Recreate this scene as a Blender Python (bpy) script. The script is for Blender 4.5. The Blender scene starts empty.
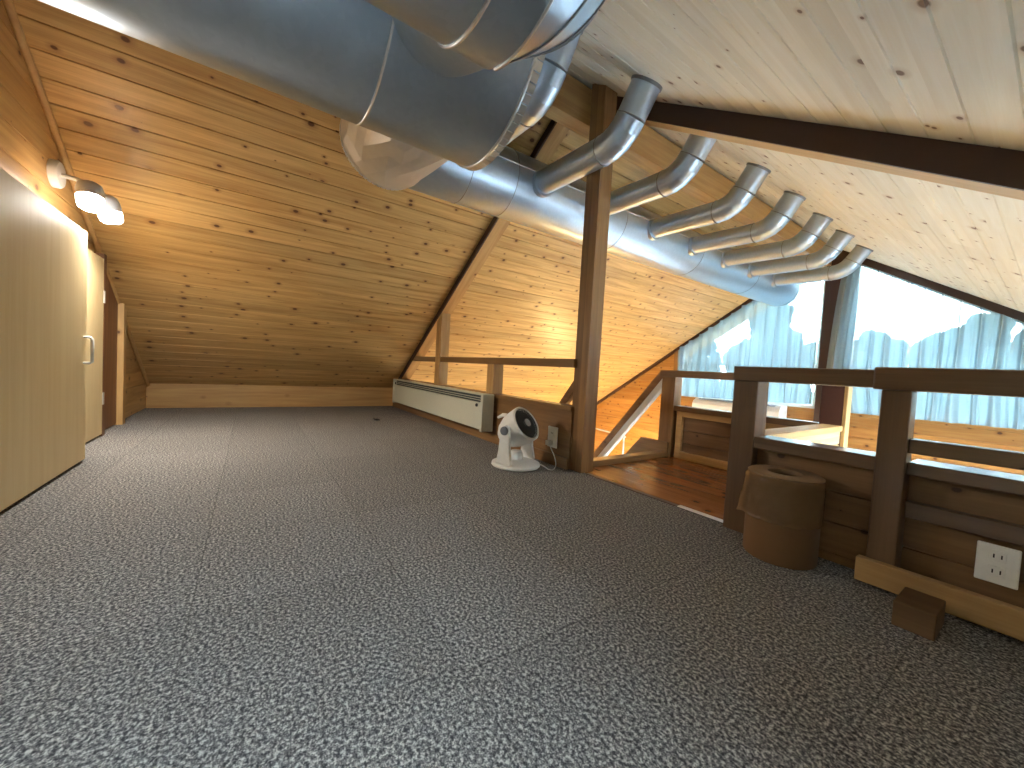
import bpy, bmesh, math, random
from mathutils import Vector, Matrix, noise
random.seed(7)
C = bpy.context.scene.collection
sc = bpy.context.scene

# ------------------------------------------------------------------ camera, sky, sun, exposure
F = 381.0
cd = bpy.data.cameras.new('camera'); cam = bpy.data.objects.new('camera', cd); C.objects.link(cam)
cd.sensor_fit = 'HORIZONTAL'; cd.sensor_width = 36.0; cd.lens = 36.0 * F / 1024.0
cd.clip_start = 0.02; cd.clip_end = 400
right = Vector((0.56488969, 0.82324305, 0.05630731))
down = Vector((0.06472842, 0.02381897, -0.99761861))
fwd = Vector((-0.82262377, 0.56718915, -0.03983214))
M = Matrix.Identity(4)
for i in range(3):
    M[i][0] = right[i]; M[i][1] = -down[i]; M[i][2] = -fwd[i]
M[2][3] = 0.6
cam.matrix_world = M
sc.camera = cam

w = bpy.data.worlds.new('sky'); sc.world = w; w.use_nodes = True
wn = w.node_tree.nodes; wl = w.node_tree.links
bg = wn['Background']
tc = wn.new('ShaderNodeTexCoord'); sx = wn.new('ShaderNodeSeparateXYZ'); rp = wn.new('ShaderNodeValToRGB')
wl.new(tc.outputs['Generated'], sx.inputs[0]); wl.new(sx.outputs['Z'], rp.inputs[0])
rp.color_ramp.elements[0].position = 0.0; rp.color_ramp.elements[0].color = (0.78, 0.90, 1.0, 1)
rp.color_ramp.elements[1].position = 0.6; rp.color_ramp.elements[1].color = (0.72, 0.86, 1.0, 1)
wl.new(rp.outputs[0], bg.inputs[0]); bg.inputs[1].default_value = 17.0

sc.view_settings.view_transform = 'Standard'; sc.view_settings.look = 'None'
sc.view_settings.exposure = 1.4; sc.view_settings.gamma = 1.0; sc.view_settings.use_curve_mapping = False

# ------------------------------------------------------------------ materials
def new_mat(name):
    m = bpy.data.materials.new(name); m.use_nodes = True
    nt = m.node_tree
    return m, nt, nt.nodes['Principled BSDF']

def plain(name, col, rough=0.5, metal=0.0, emit=None, estr=0.0, bump=0.0, bscale=60):
    m, nt, b = new_mat(name)
    n = nt.nodes.new('ShaderNodeTexNoise'); n.inputs['Scale'].default_value = bscale; n.inputs['Detail'].default_value = 3
    tcn = nt.nodes.new('ShaderNodeTexCoord'); nt.links.new(tcn.outputs['Object'], n.inputs['Vector'])
    r = nt.nodes.new('ShaderNodeMapRange'); r.inputs[3].default_value = 0.93; r.inputs[4].default_value = 1.07
    nt.links.new(n.outputs['Fac'], r.inputs[0])
    mx = nt.nodes.new('ShaderNodeVectorMath'); mx.operation = 'SCALE'; mx.inputs[0].default_value = col
    nt.links.new(r.outputs[0], mx.inputs['Scale']); nt.links.new(mx.outputs[0], b.inputs['Base Color'])
    b.inputs['Roughness'].default_value = rough; b.inputs['Metallic'].default_value = metal
    if bump:
        bp = nt.nodes.new('ShaderNodeBump'); bp.inputs['Strength'].default_value = bump; bp.inputs['Distance'].default_value = 0.002
        nt.links.new(n.outputs['Fac'], bp.inputs['Height']); nt.links.new(bp.outputs[0], b.inputs['Normal'])
    if emit:
        b.inputs['Emission Color'].default_value = (*emit, 1); b.inputs['Emission Strength'].default_value = estr
    return m

def wood(name, light, dark, u, v, plank=0.0, knots=1.0, rough=0.45, tint=0.16, kscale=7.0, grain=1.0, voff=0.0, coat=0.0):
    """u: grain direction, v: direction across the planks"""
    m, nt, b = new_mat(name)
    N = nt.nodes.new; L = nt.links.new
    t = Vector(u).cross(Vector(v))
    tcn = N('ShaderNodeTexCoord')
    def dot(d):
        n = N('ShaderNodeVectorMath'); n.operation = 'DOT_PRODUCT'; n.inputs[1].default_value = d
        L(tcn.outputs['Object'], n.inputs[0]); return n.outputs['Value']
    def math(op, a, b_=None):
        n = N('ShaderNodeMath'); n.operation = op
        for i, x in enumerate((a, b_)):
            if x is None: continue
            if isinstance(x, (int, float)): n.inputs[i].default_value = x
            else: L(x, n.inputs[i])
        return n.outputs[0]
    U, V, T = dot(Vector(u)), dot(Vector(v)), dot(t)
    if plank:
        idx = math('FLOOR', math('DIVIDE', math('SUBTRACT', V, voff), plank))
    else:
        idx = math('FLOOR', math('MULTIPLY', V, 0.01))
    oi = N('ShaderNodeObjectInfo')
    wn_ = N('ShaderNodeTexWhiteNoise'); wn_.noise_dimensions = '2D'
    cb = N('ShaderNodeCombineXYZ'); L(idx, cb.inputs[0])
    L(oi.outputs['Random'], cb.inputs[1])
    L(cb.outputs[0], wn_.inputs['Vector'])
    rnd = wn_.outputs['Value']
    off = math('MULTIPLY', rnd, 23.7)
    def comb(a, b_, c):
        n = N('ShaderNodeCombineXYZ')
        for i, x in enumerate((a, b_, c)):
            if isinstance(x, (int, float)): n.inputs[i].default_value = x
            else: L(x, n.inputs[i])
        return n.outputs[0]
    g1 = N('ShaderNodeTexNoise'); g1.inputs['Scale'].default_value = 1; g1.inputs['Detail'].default_value = 4; g1.inputs['Distortion'].default_value = 0.6
    L(comb(math('ADD', math('MULTIPLY', U, 1.6), off), math('MULTIPLY', V, 26.0), math('MULTIPLY', T, 26.0)), g1.inputs['Vector'])
    g2 = N('ShaderNodeTexNoise'); g2.inputs['Scale'].default_value = 1; g2.inputs['Detail'].default_value = 3
    L(comb(math('ADD', math('MULTIPLY', U, 6.0), off), math('MULTIPLY', V, 170.0), math('MULTIPLY', T, 170.0)), g2.inputs['Vector'])
    gs = math('ADD', math('MULTIPLY', g1.outputs['Fac'], 0.75), math('MULTIPLY', g2.outputs['Fac'], 0.25))
    mr = N('ShaderNodeMapRange'); L(gs, mr.inputs[0]); mr.inputs[1].default_value = 0.32; mr.inputs[2].default_value = 0.72
    mr.inputs[3].default_value = 0.0; mr.inputs[4].default_value = grain
    mix = N('ShaderNodeMixRGB'); L(mr.outputs[0], mix.inputs[0]); mix.inputs[1].default_value = (*light, 1); mix.inputs[2].default_value = (*dark, 1)
    # each board its own tone
    sc_ = N('ShaderNodeVectorMath'); sc_.operation = 'SCALE'; L(mix.outputs[0], sc_.inputs[0])
    tm = N('ShaderNodeMapRange'); L(rnd, tm.inputs[0]); tm.inputs[3].default_value = 1 - tint; tm.inputs[4].default_value = 1 + tint
    L(tm.outputs[0], sc_.inputs['Scale'])
    col = sc_.outputs[0]
    if knots:
        vo = N('ShaderNodeTexVoronoi'); vo.inputs['Scale'].default_value = kscale; vo.inputs['Randomness'].default_value = 1.0
        L(comb(math('ADD', math('MULTIPLY', U, 0.75), off), V, 0.0 if plank else T), vo.inputs['Vector'])
        if plank: vo.voronoi_dimensions = '2D'
        sep = N('ShaderNodeSeparateColor'); L(vo.outputs['Color'], sep.inputs[0])
        size = math('MULTIPLY', math('MAXIMUM', math('SUBTRACT', sep.outputs[0], 0.22), 0.0), 0.125 * knots)
        d = math('DIVIDE', vo.outputs['Distance'], math('ADD', size, 0.0005))
        km = N('ShaderNodeMapRange'); L(d, km.inputs[0]); km.inputs[1].default_value = 0.75; km.inputs[2].default_value = 1.15
        km.inputs[3].default_value = 0.92; km.inputs[4].default_value = 0.0
        halo = N('ShaderNodeMapRange'); L(d, halo.inputs[0]); halo.inputs[1].default_value = 0.9; halo.inputs[2].default_value = 2.8
        halo.inputs[3].default_value = 0.5; halo.inputs[4].default_value = 0.0
        m1 = N('ShaderNodeMixRGB'); L(halo.outputs[0], m1.inputs[0]); L(col, m1.inputs[1]); m1.inputs[2].default_value = (dark[0]*0.6, dark[1]*0.45, dark[2]*0.35, 1)
        m2 = N('ShaderNodeMixRGB'); L(km.outputs[0], m2.inputs[0]); L(m1.outputs[0], m2.inputs[1]); m2.inputs[2].default_value = (dark[0]*0.22, dark[1]*0.13, dark[2]*0.10, 1)
        col = m2.outputs[0]
    L(col, b.inputs['Base Color'])
    b.inputs['Roughness'].default_value = rough
    b.inputs['Coat Weight'].default_value = coat; b.inputs['Coat Roughness'].default_value = 0.12
    bp = N('ShaderNodeBump'); bp.inputs['Strength'].default_value = 0.25; bp.inputs['Distance'].default_value = 0.002
    L(gs, bp.inputs['Height']); L(bp.outputs[0], b.inputs['Normal'])
    return m

SL = 0.64; CL = 3.578; CR = 1.23                    # ceilings: z = CL + SL x (left), z = CR - SL x (right)
h = math.hypot(1, SL)
VL = (1/h, 0, SL/h); VR = (1/h, 0, -SL/h)
AX = {'X': ((1,0,0),(0,0,1)), 'Y': ((0,1,0),(0,0,1)), 'Z': ((0,0,1),(1,0,0)), 'YX': ((0,1,0),(1,0,0)), 'XY': ((1,0,0),(0,1,0))}
PW = 0.121
M_ceilL = wood('cedar_boards_left', (0.76,0.51,0.21), (0.44,0.23,0.07), (0,1,0), VL, PW, 1.0, 0.36, tint=0.12)
M_ceilR = wood('cedar_boards_right', (0.83,0.82,0.74), (0.74,0.70,0.58), (0,1,0), VR, PW, 1.1, 0.5, tint=0.05)  # same cedar as the left; pale cool daylight put into its colour
M_wallX = wood('cedar_wall_boards', (0.58,0.36,0.14), (0.36,0.19,0.06), *AX['X'], 0.125, 1.0, 0.42, tint=0.14)
M_gable = wood('pine_gable_boards', (0.50,0.26,0.075), (0.33,0.14,0.035), *AX['X'], 0.13, 1.0, 0.42, tint=0.13)
M_wallY = wood('cedar_side_boards', (0.56,0.34,0.13), (0.36,0.19,0.06), (0,1,0), (0,0,1), 0.125, 1.0, 0.45)
BL, BD = (0.30,0.16,0.06), (0.165,0.078,0.027)
M_bX = wood('stained_beam_x', BL, BD, *AX['X'], 0, 0.8, 0.4, coat=0.7)
M_bY = wood('stained_beam_y', BL, BD, *AX['Y'], 0, 0.8, 0.4, coat=0.7)
M_bZ = wood('stained_beam_z', BL, BD, *AX['Z'], 0, 0.8, 0.4, coat=0.7)
LLt, LDk = (0.56,0.36,0.15), (0.40,0.22,0.08)
M_lX = wood('light_board_x', LLt, LDk, *AX['X'], 0, 0.8, 0.5)
M_lY = wood('light_board_y', LLt, LDk, *AX['Y'], 0, 0.9, 0.5)
M_lZ = wood('light_board_z', LLt, LDk, *AX['Z'], 0, 0.8, 0.5)
M_gX = wood('guard_boards', (0.27,0.15,0.066), (0.16,0.082,0.033), *AX['X'], 0.105, 1.0, 0.5, voff=0.02)
M_gY = wood('guard_boards_y', (0.55,0.40,0.22), (0.42,0.27,0.13), *AX['Y'], 0.125, 0.6, 0.5)
M_raftL = wood('rafter_wood_left', (0.55,0.33,0.13), (0.38,0.20,0.07), VL, (0,1,0), 0, 0.7, 0.5)
M_raftR = wood('rafter_wood_right', (0.60,0.42,0.20), (0.42,0.26,0.10), VR, (0,1,0), 0, 0.7, 0.5)
M_land = wood('landing_floor_boards', (0.33,0.135,0.045), (0.19,0.065,0.02), *AX['XY'], 0.11, 1.2, 0.22)
M_ply = wood('plywood_door', (0.82,0.65,0.36), (0.72,0.53,0.26), *AX['Z'], 0, 0, 0.55, grain=0.8)
M_brown = wood('brown_panel', (0.22,0.095,0.035), (0.14,0.055,0.02), *AX['Z'], 0, 0, 0.5)
M_dark = plain('dark_purple_post', (0.09,0.03,0.022), 0.5)
M_trimdark = plain('dark_brown_trim', (0.055,0.026,0.018), 0.5)
M_white = plain('white_plastic', (0.80,0.80,0.78), 0.35)
M_cream = plain('cream_enamel', (0.62,0.63,0.53), 0.4)
M_greyp = plain('grey_plastic', (0.17,0.19,0.22), 0.45)
M_black = plain('black_plastic', (0.012,0.013,0.015), 0.4)
M_grille = plain('fan_grille_dark', (0.03,0.035,0.045), 0.4)
M_slot = plain('heater_slots', (0.04,0.055,0.055), 0.5)
M_card = plain('brown_cardboard', (0.20,0.105,0.045), 0.65, bump=0.3, bscale=25)
M_cardl = plain('cardboard_lid', (0.26,0.16,0.085), 0.7, bump=0.2, bscale=30)
M_block = wood('offcut_wood', (0.16,0.085,0.035), (0.10,0.05,0.02), *AX['X'], 0, 0, 0.6)
M_metalw = plain('white_painted_metal', (0.85,0.84,0.78), 0.35)
M_edge = plain('aluminium_edge', (0.75,0.75,0.74), 0.35, 0.8)
M_lamp = plain('lamp_grey_metal', (0.62,0.63,0.65), 0.4, 0.1)
M_glow = plain('lit_lamp_lens', (1,1,1), 0.4, emit=(1.0,0.95,0.86), estr=14)
M_plaster = plain('white_plaster', (0.75,0.74,0.70), 0.8)

def duct_mat():
    m, nt, b = new_mat('galvanised_steel')
    N = nt.nodes.new; L = nt.links.new
    tcn = N('ShaderNodeTexCoord')
    v = N('ShaderNodeTexVoronoi'); v.inputs['Scale'].default_value = 55; L(tcn.outputs['Object'], v.inputs['Vector'])
    n = N('ShaderNodeTexNoise'); n.inputs['Scale'].default_value = 3.5; n.inputs['Detail'].default_value = 4; L(tcn.outputs['Object'], n.inputs['Vector'])
    mr = N('ShaderNodeMapRange'); L(n.outputs['Fac'], mr.inputs[0]); mr.inputs[1].default_value = 0.3; mr.inputs[2].default_value = 0.7
    mr.inputs[3].default_value = 0.30; mr.inputs[4].default_value = 0.40
    L(mr.outputs[0], b.inputs['Roughness'])
    mx = N('ShaderNodeMixRGB'); mx.inputs[1].default_value = (0.44,0.54,0.66,1); mx.inputs[2].default_value = (0.55,0.65,0.77,1)
    sp = N('ShaderNodeSeparateColor'); L(v.outputs['Color'], sp.inputs[0])
    ad = N('ShaderNodeMath'); ad.operation = 'MULTIPLY_ADD'; L(sp.outputs[0], ad.inputs[0]); ad.inputs[1].default_value = 0.35; L(n.outputs['Fac'], ad.inputs[2])
    L(ad.outputs[0], mx.inputs[0]); L(mx.outputs[0], b.inputs['Base Color'])
    b.inputs['Metallic'].default_value = 0.9
    bp = N('ShaderNodeBump'); bp.inputs['Strength'].default_value = 0.25; bp.inputs['Distance'].default_value = 0.02
    L(n.outputs['Fac'], bp.inputs['Height']); L(bp.outputs[0], b.inputs['Normal'])
    return m
M_duct = duct_mat()
M_seam = plain('bright_steel_seam', (0.78,0.80,0.82), 0.28, 0.9)
M_seamd = plain('dull_steel_seam', (0.30,0.33,0.38), 0.4, 0.9)

def carpet_mat():
    m, nt, b = new_mat('grey_fleck_carpet')
    N = nt.nodes.new; L = nt.links.new
    tcn = N('ShaderNodeTexCoord')
    n = N('ShaderNodeTexNoise'); n.inputs['Scale'].default_value = 140; n.inputs['Detail'].default_value = 3; n.inputs['Roughness'].default_value = 0.6
    L(tcn.outputs['Object'], n.inputs['Vector'])
    n2 = N('ShaderNodeTexNoise'); n2.inputs['Scale'].default_value = 330; n2.inputs['Detail'].default_value = 2
    L(tcn.outputs['Object'], n2.inputs['Vector'])
    ad = N('ShaderNodeMath'); ad.operation = 'MULTIPLY_ADD'; L(n2.outputs['Fac'], ad.inputs[0]); ad.inputs[1].default_value = 0.45
    L(n.outputs['Fac'], ad.inputs[2])
    mr = N('ShaderNodeMapRange'); L(ad.outputs[0], mr.inputs[0]); mr.inputs[1].default_value = 0.58; mr.inputs[2].default_value = 0.90
    cr = N('ShaderNodeValToRGB'); L(mr.outputs[0], cr.inputs[0])
    e = cr.color_ramp.elements; e[0].position = 0.0; e[0].color = (0.045,0.045,0.050,1); e[1].position = 1.0; e[1].color = (0.56,0.535,0.50,1)
    x = cr.color_ramp.elements.new(0.45); x.color = (0.165,0.160,0.160,1)
    # carpet tiles, half a metre
    br = N('ShaderNodeTexBrick'); br.offset = 0.0; br.inputs['Scale'].default_value = 1.0
    br.inputs['Brick Width'].default_value = 0.46; br.inputs['Row Height'].default_value = 0.46; br.inputs['Mortar Size'].default_value = 0.0018
    br.inputs['Color1'].default_value = (0.93,0.93,0.93,1); br.inputs['Color2'].default_value = (1.05,1.05,1.05,1); br.inputs['Mortar'].default_value = (0.66,0.66,0.66,1)
    mp = N('ShaderNodeMapping'); mp.inputs['Location'].default_value = (0.17,0.10,0); L(tcn.outputs['Object'], mp.inputs[0]); L(mp.outputs[0], br.inputs['Vector'])
    mu = N('ShaderNodeMixRGB'); mu.blend_type = 'MULTIPLY'; mu.inputs[0].default_value = 1; L(cr.outputs[0], mu.inputs[1]); L(br.outputs['Color'], mu.inputs[2])
    L(mu.outputs[0], b.inputs['Base Color']); b.inputs['Roughness'].default_value = 0.95
    b.inputs['Specular IOR Level'].default_value = 0.15
    bp = N('ShaderNodeBump'); bp.inputs['Strength'].default_value = 0.6; bp.inputs['Distance'].default_value = 0.004
    L(ad.outputs[0], bp.inputs['Height']); L(bp.outputs[0], b.inputs['Normal'])
    return m
M_carpet = carpet_mat()

def sheer_mat():
    m = bpy.data.materials.new('sheer_curtain'); m.use_nodes = True
    nt = m.node_tree; N = nt.nodes.new; L = nt.links.new
    nt.nodes.remove(nt.nodes['Principled BSDF']); out = nt.nodes['Material Output']
    tr = N('ShaderNodeBsdfTransparent'); tr.inputs[0].default_value = (0.86,0.96,1,1)
    tl = N('ShaderNodeBsdfTranslucent'); tl.inputs[0].default_value = (0.115,0.185,0.22,1)
    df = N('ShaderNodeBsdfDiffuse'); df.inputs[0].default_value = (0.45,0.56,0.62,1)
    lw0 = N('ShaderNodeLayerWeight'); lw0.inputs['Blend'].default_value = 0.3
    mc = N('ShaderNodeMixRGB'); mc.inputs[1].default_value = (0.125,0.195,0.23,1); mc.inputs[2].default_value = (0.03,0.065,0.10,1)
    L(lw0.outputs['Facing'], mc.inputs[0]); L(mc.outputs[0], tl.inputs[0])
    m1 = N('ShaderNodeMixShader'); m1.inputs[0].default_value = 0.5; L(tl.outputs[0], m1.inputs[1]); L(df.outputs[0], m1.inputs[2])
    lw = N('ShaderNodeLayerWeight'); lw.inputs['Blend'].default_value = 0.35
    mr = N('ShaderNodeMapRange'); L(lw.outputs['Facing'], mr.inputs[0]); mr.inputs[1].default_value = 0.0; mr.inputs[2].default_value = 0.8
    mr.inputs[3].default_value = 0.87; mr.inputs[4].default_value = 0.99
    m2 = N('ShaderNodeMixShader'); L(mr.outputs[0], m2.inputs[0]); L(tr.outputs[0], m2.inputs[1]); L(m1.outputs[0], m2.inputs[2])
    L(m2.outputs[0], out.inputs[0])
    return m
M_sheer = sheer_mat()

def glass_mat():
    m = bpy.data.materials.new('window_glass'); m.use_nodes = True
    nt = m.node_tree; N = nt.nodes.new; L = nt.links.new
    nt.nodes.remove(nt.nodes['Principled BSDF']); out = nt.nodes['Material Output']
    tr = N('ShaderNodeBsdfTransparent'); tr.inputs[0].default_value = (0.94,0.98,0.97,1)
    gl = N('ShaderNodeBsdfGlossy'); gl.inputs['Roughness'].default_value = 0.02
    fr = N('ShaderNodeFresnel'); fr.inputs[0].default_value = 1.45
    mx = N('ShaderNodeMixShader'); L(fr.outputs[0], mx.inputs[0]); L(tr.outputs[0], mx.inputs[1]); L(gl.outputs[0], mx.inputs[2])
    L(mx.outputs[0], out.inputs[0]); return m
M_glass = glass_mat()
M_leaf = plain('tree_leaves', (0.022,0.040,0.030), 0.8, bump=0.5, bscale=6)
M_bark = plain('tree_bark', (0.08,0.05,0.03), 0.9)
M_grass = plain('outdoor_pale_ground', (0.36,0.38,0.40), 0.9)
M_low = wood('lower_floor_boards', (0.55,0.30,0.10), (0.36,0.17,0.05), *AX['XY'], 0.12, 0.8, 0.4)

# ------------------------------------------------------------------ mesh helpers
def nb(): return bmesh.new()
def quad_box(bm, x0, x1, y0, y1, z0, z1):
    v = [bm.verts.new(p) for p in ((x0,y0,z0),(x1,y0,z0),(x1,y1,z0),(x0,y1,z0),(x0,y0,z1),(x1,y0,z1),(x1,y1,z1),(x0,y1,z1))]
    fs = [bm.faces.new([v[i] for i in f]) for f in ((3,2,1,0),(4,5,6,7),(0,1,5,4),(1,2,6,5),(2,3,7,6),(3,0,4,7))]
    return v, fs
def box(bm, x0, x1, y0, y1, z0, z1, bev=0.0, seg=2):
    t = bmesh.new(); quad_box(t, min(x0,x1), max(x0,x1), min(y0,y1), max(y0,y1), min(z0,z1), max(z0,z1))
    if bev: bmesh.ops.bevel(t, geom=t.edges[:], offset=bev, segments=seg, affect='EDGES', profile=0.5)
    merge(bm, t); return bm
def merge(bm, t, mat=None):
    if mat is not None: t.transform(mat)
    me = bpy.data.meshes.new('tmp'); t.to_mesh(me); t.free(); bm.from_mesh(me); bpy.data.meshes.remove(me)
def B(x0, x1, y0, y1, z0, z1, bev=0.003):
    return box(nb(), x0, x1, y0, y1, z0, z1, bev)
def prism(bm, poly, axis, a, b, bev=0.0):
    """poly in the two other axes (in order), extruded along axis from a to b"""
    t = bmesh.new(); o = [i for i in range(3) if i != axis]
    def P(p, s):
        q = [0,0,0]; q[o[0]] = p[0]; q[o[1]] = p[1]; q[axis] = s; return q
    A = [t.verts.new(P(p, a)) for p in poly]; Bv = [t.verts.new(P(p, b)) for p in poly]
    t.faces.new(A); t.faces.new(Bv[::-1])
    n = len(poly)
    for i in range(n): t.faces.new([A[i], Bv[i], Bv[(i+1)%n], A[(i+1)%n]])
    bmesh.ops.recalc_face_normals(t, faces=t.faces[:])
    if bev: bmesh.ops.bevel(t, geom=t.edges[:], offset=bev, segments=2, affect='EDGES', profile=0.5)
    merge(bm, t); return bm
def frame_of(d):
    d = d.normalized(); up = Vector((0,0,1)) if abs(d.z) < 0.9 else Vector((1,0,0))
    a = d.cross(up).normalized(); return a, a.cross(d).normalized()
def ring_faces(bm, R0, R1, smooth=True):
    n = len(R0)
    for i in range(n):
        f = bm.faces.new([R0[i], R0[(i+1)%n], R1[(i+1)%n], R1[i]]); f.smooth = smooth
def tube(bm, pts, r, seg=32, caps=True, sharp=False, radii=None):
    t = bmesh.new(); pts = [Vector(p) for p in pts]; rings = []
    dirs = [(pts[min(i+1,len(pts)-1)] - pts[max(i-1,0)]).normalized() for i in range(len(pts))]
    a, b = frame_of(dirs[0])
    for i, p in enumerate(pts):
        d = dirs[i]; a = (a - d*a.dot(d)).normalized(); b = d.cross(a)
        k = 1.0
        rr = radii[i] if radii else r
        if 0 < i < len(pts)-1:                              # mitred ring keeps the section round
            d0 = (pts[i]-pts[i-1]).normalized(); d1 = (pts[i+1]-pts[i]).normalized()
            c = max(0.3, math.cos(d0.angle(d1)/2)) if d0.angle(d1) > 1e-4 else 1.0
            ax_ = d1 - d0; ax_ = ax_.normalized() if ax_.length > 1e-5 else a
        else: c = 1.0; ax_ = a
        R = []
        for j in range(seg):
            w_ = a*math.cos(2*math.pi*j/seg) + b*math.sin(2*math.pi*j/seg)
            w_ = w_ + ax_ * (w_.dot(ax_) * (1/c - 1))
            R.append(t.verts.new(p + w_*rr))
        rings.append(R)
    for i in range(len(rings)-1): ring_faces(t, rings[i], rings[i+1])
    if sharp:
        for i in range(1, len(rings)-1):
            if (pts[i]-pts[i-1]).angle(pts[i+1]-pts[i]) > 0.05:
                for j in range(seg):
                    e = t.edges.get((rings[i][j], rings[i][(j+1)%seg]))
                    if e: e.smooth = False
    if caps:
        t.faces.new(rings[0][::-1]); t.faces.new(rings[-1])
        for R in (rings[0], rings[-1]):
            for j in range(seg):
                e = t.edges.get((R[j], R[(j+1)%seg]))
                if e: e.smooth = False
    bmesh.ops.recalc_face_normals(t, faces=t.faces[:])
    merge(bm, t); return bm
def torus(bm, c, d, R, r, seg=48, s2=6):
    c = Vector(c); d = Vector(d).normalized(); a, b = frame_of(d); t = bmesh.new(); rings = []
    for i in range(seg):
        w_ = a*math.cos(2*math.pi*i/seg) + b*math.sin(2*math.pi*i/seg)
        rings.append([t.verts.new(c + w_*(R + r*math.cos(2*math.pi*j/s2)) + d*(r*math.sin(2*math.pi*j/s2))) for j in range(s2)])
    for i in range(seg): ring_faces(t, rings[i], rings[(i+1)%seg])
    bmesh.ops.recalc_face_normals(t, faces=t.faces[:])
    merge(bm, t); return bm
def lathe(bm, prof, seg=48, mat=None):
    t = bmesh.new(); rings = []
    for (r, z) in prof:
        if r < 1e-6: rings.append([t.verts.new((0,0,z))])
        else: rings.append([t.verts.new((r*math.cos(2*math.pi*i/seg), r*math.sin(2*math.pi*i/seg), z)) for i in range(seg)])
    for i in range(len(rings)-1):
        A, Bq = rings[i], rings[i+1]
        if len(A) == 1 and len(Bq) == 1: continue
        for j in range(seg):
            k = (j+1) % seg
            if len(A) == 1: f = t.faces.new([A[0], Bq[k], Bq[j]])
            elif len(Bq) == 1: f = t.faces.new([A[j], A[k], Bq[0]])
            else: f = t.faces.new([A[j], A[k], Bq[k], Bq[j]])
            f.smooth = True
    bmesh.ops.recalc_face_normals(t, faces=t.faces[:])
    for e in t.edges:
        if len(e.link_faces) == 2 and e.calc_face_angle(0) > 0.7: e.smooth = False
    merge(bm, t, mat); return bm

def tagit(o, label=None, cat=None, group=None, kind=None):
    if label: o['label'] = label
    if cat: o['category'] = cat
    if group: o['group'] = group
    if kind: o['kind'] = kind
    return o
def empty(name, loc, label, cat, group=None):
    o = bpy.data.objects.new(name, None); o.empty_display_size = 0.05; C.objects.link(o); o.location = loc
    return tagit(o, label, cat, group)
def origin(o):
    p = Vector((0,0,0))
    while o is not None: p = p + Vector(o.location); o = o.parent
    return p
def obj(name, bm, mat, parent=None, fixed=False):
    """bm is in world coordinates; top-level objects get their origin at their base unless fixed"""
    if parent is not None: off = origin(parent)
    elif fixed: off = Vector((0,0,0))
    else:
        xs = [v.co for v in bm.verts]
        off = Vector(((min(p.x for p in xs)+max(p.x for p in xs))/2, (min(p.y for p in xs)+max(p.y for p in xs))/2, min(p.z for p in xs)))
    bm.transform(Matrix.Translation(-off))
    me = bpy.data.meshes.new(name); bm.to_mesh(me); bm.free()
    me.materials.append(mat)
    o = bpy.data.objects.new(name, me); C.objects.link(o)
    if parent is not None: o.parent = parent
    else: o.location = off
    return o
def struct(name, bm, mat):
    o = obj(name, bm, mat, fixed=True); o['kind'] = 'structure'; return o
def spart(name, bm, mat, parent):
    o = obj(name, bm, mat, parent); return o

def boards(u0, u1, v0, v1, U, V, Nn, org, width, thick=0.03, g=0.0035, phase=0.0):
    """a boarded surface: grooves run along U, boards follow each other along V, Nn faces the room"""
    U, V, Nn, org = Vector(U), Vector(V), Vector(Nn), Vector(org)
    t = bmesh.new(); prof = []
    k = math.floor((v0-phase)/width); v = v0; prof.append((v0, 0.0))
    k += 1
    while phase + k*width < v1 - 0.01:
        s = phase + k*width
        if s > v0 + 0.01: prof += [(s-g, 0.0), (s-g*0.35, -0.007), (s+g*0.35, -0.007), (s+g, 0.0)]
        k += 1
    prof += [(v1, 0.0), (v1, -thick), (v0, -thick)]
    A = [t.verts.new(org + U*u0 + V*p[0] + Nn*p[1]) for p in prof]; Bv = [t.verts.new(org + U*u1 + V*p[0] + Nn*p[1]) for p in prof]
    n = len(prof)
    for i in range(n): t.faces.new([A[i], Bv[i], Bv[(i+1)%n], A[(i+1)%n]])
    t.faces.new(A); t.faces.new(Bv[::-1])
    bmesh.ops.recalc_face_normals(t, faces=t.faces[:])
    return t
def cut(bm, co, no):
    g = bm.verts[:] + bm.edges[:] + bm.faces[:]
    bmesh.ops.bisect_plane(bm, geom=g, plane_co=co, plane_no=no, clear_outer=True)
    ed = [e for e in bm.edges if e.is_boundary]
    if ed: bmesh.ops.holes_fill(bm, edges=ed, sides=0)
    return bm
NL = Vector((-SL/h, 0, 1/h)); NR = Vector((SL/h, 0, 1/h))
def under_roof(bm, gap=0.0):
    cut(bm, Vector((0,0,CL)) - NL*gap, NL); cut(bm, Vector((0,0,CR)) - NR*gap, NR); return bm
XR = (CR-CL)/(2*SL); ZR = CL + SL*XR           # the ridge

# ------------------------------------------------------------------ the setting
Y0, Y1 = -0.85, 6.10                            # door wall, window gable
XL, XLo = -5.20, -5.85
XE = 1.55
# roof boarding; v is measured along the slope from x = 0
t = boards(Y0-0.05, Y1+0.65, (XLo-0.05)*h, XR*h, (0,1,0), VL, -NL, (0,0,CL), PW)
struct('ceiling', t, M_ceilL)
ADDED_ROOFW = [(0.28, 1.15, -0.80, -0.16), (0.30, 1.25, 2.15, 3.50), (0.30, 1.25, 4.00, 5.30)]     # roof windows added unseen for daylight (x0, x1, y0, y1) over the right half of the room
ycuts = [Y0-0.05] + [v for r_ in ADDED_ROOFW for v in r_[2:]] + [Y1+0.65]
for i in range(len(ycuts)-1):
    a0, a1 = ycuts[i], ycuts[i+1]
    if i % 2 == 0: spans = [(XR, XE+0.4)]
    else: spans = [(XR, ADDED_ROOFW[i//2][0]), (ADDED_ROOFW[i//2][1], XE+0.4)]
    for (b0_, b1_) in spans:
        struct('ceiling', boards(a0, a1, b0_*h, b1_*h, (0,1,0), VR, -NR, (0,0,CR), PW), M_ceilR)
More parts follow.
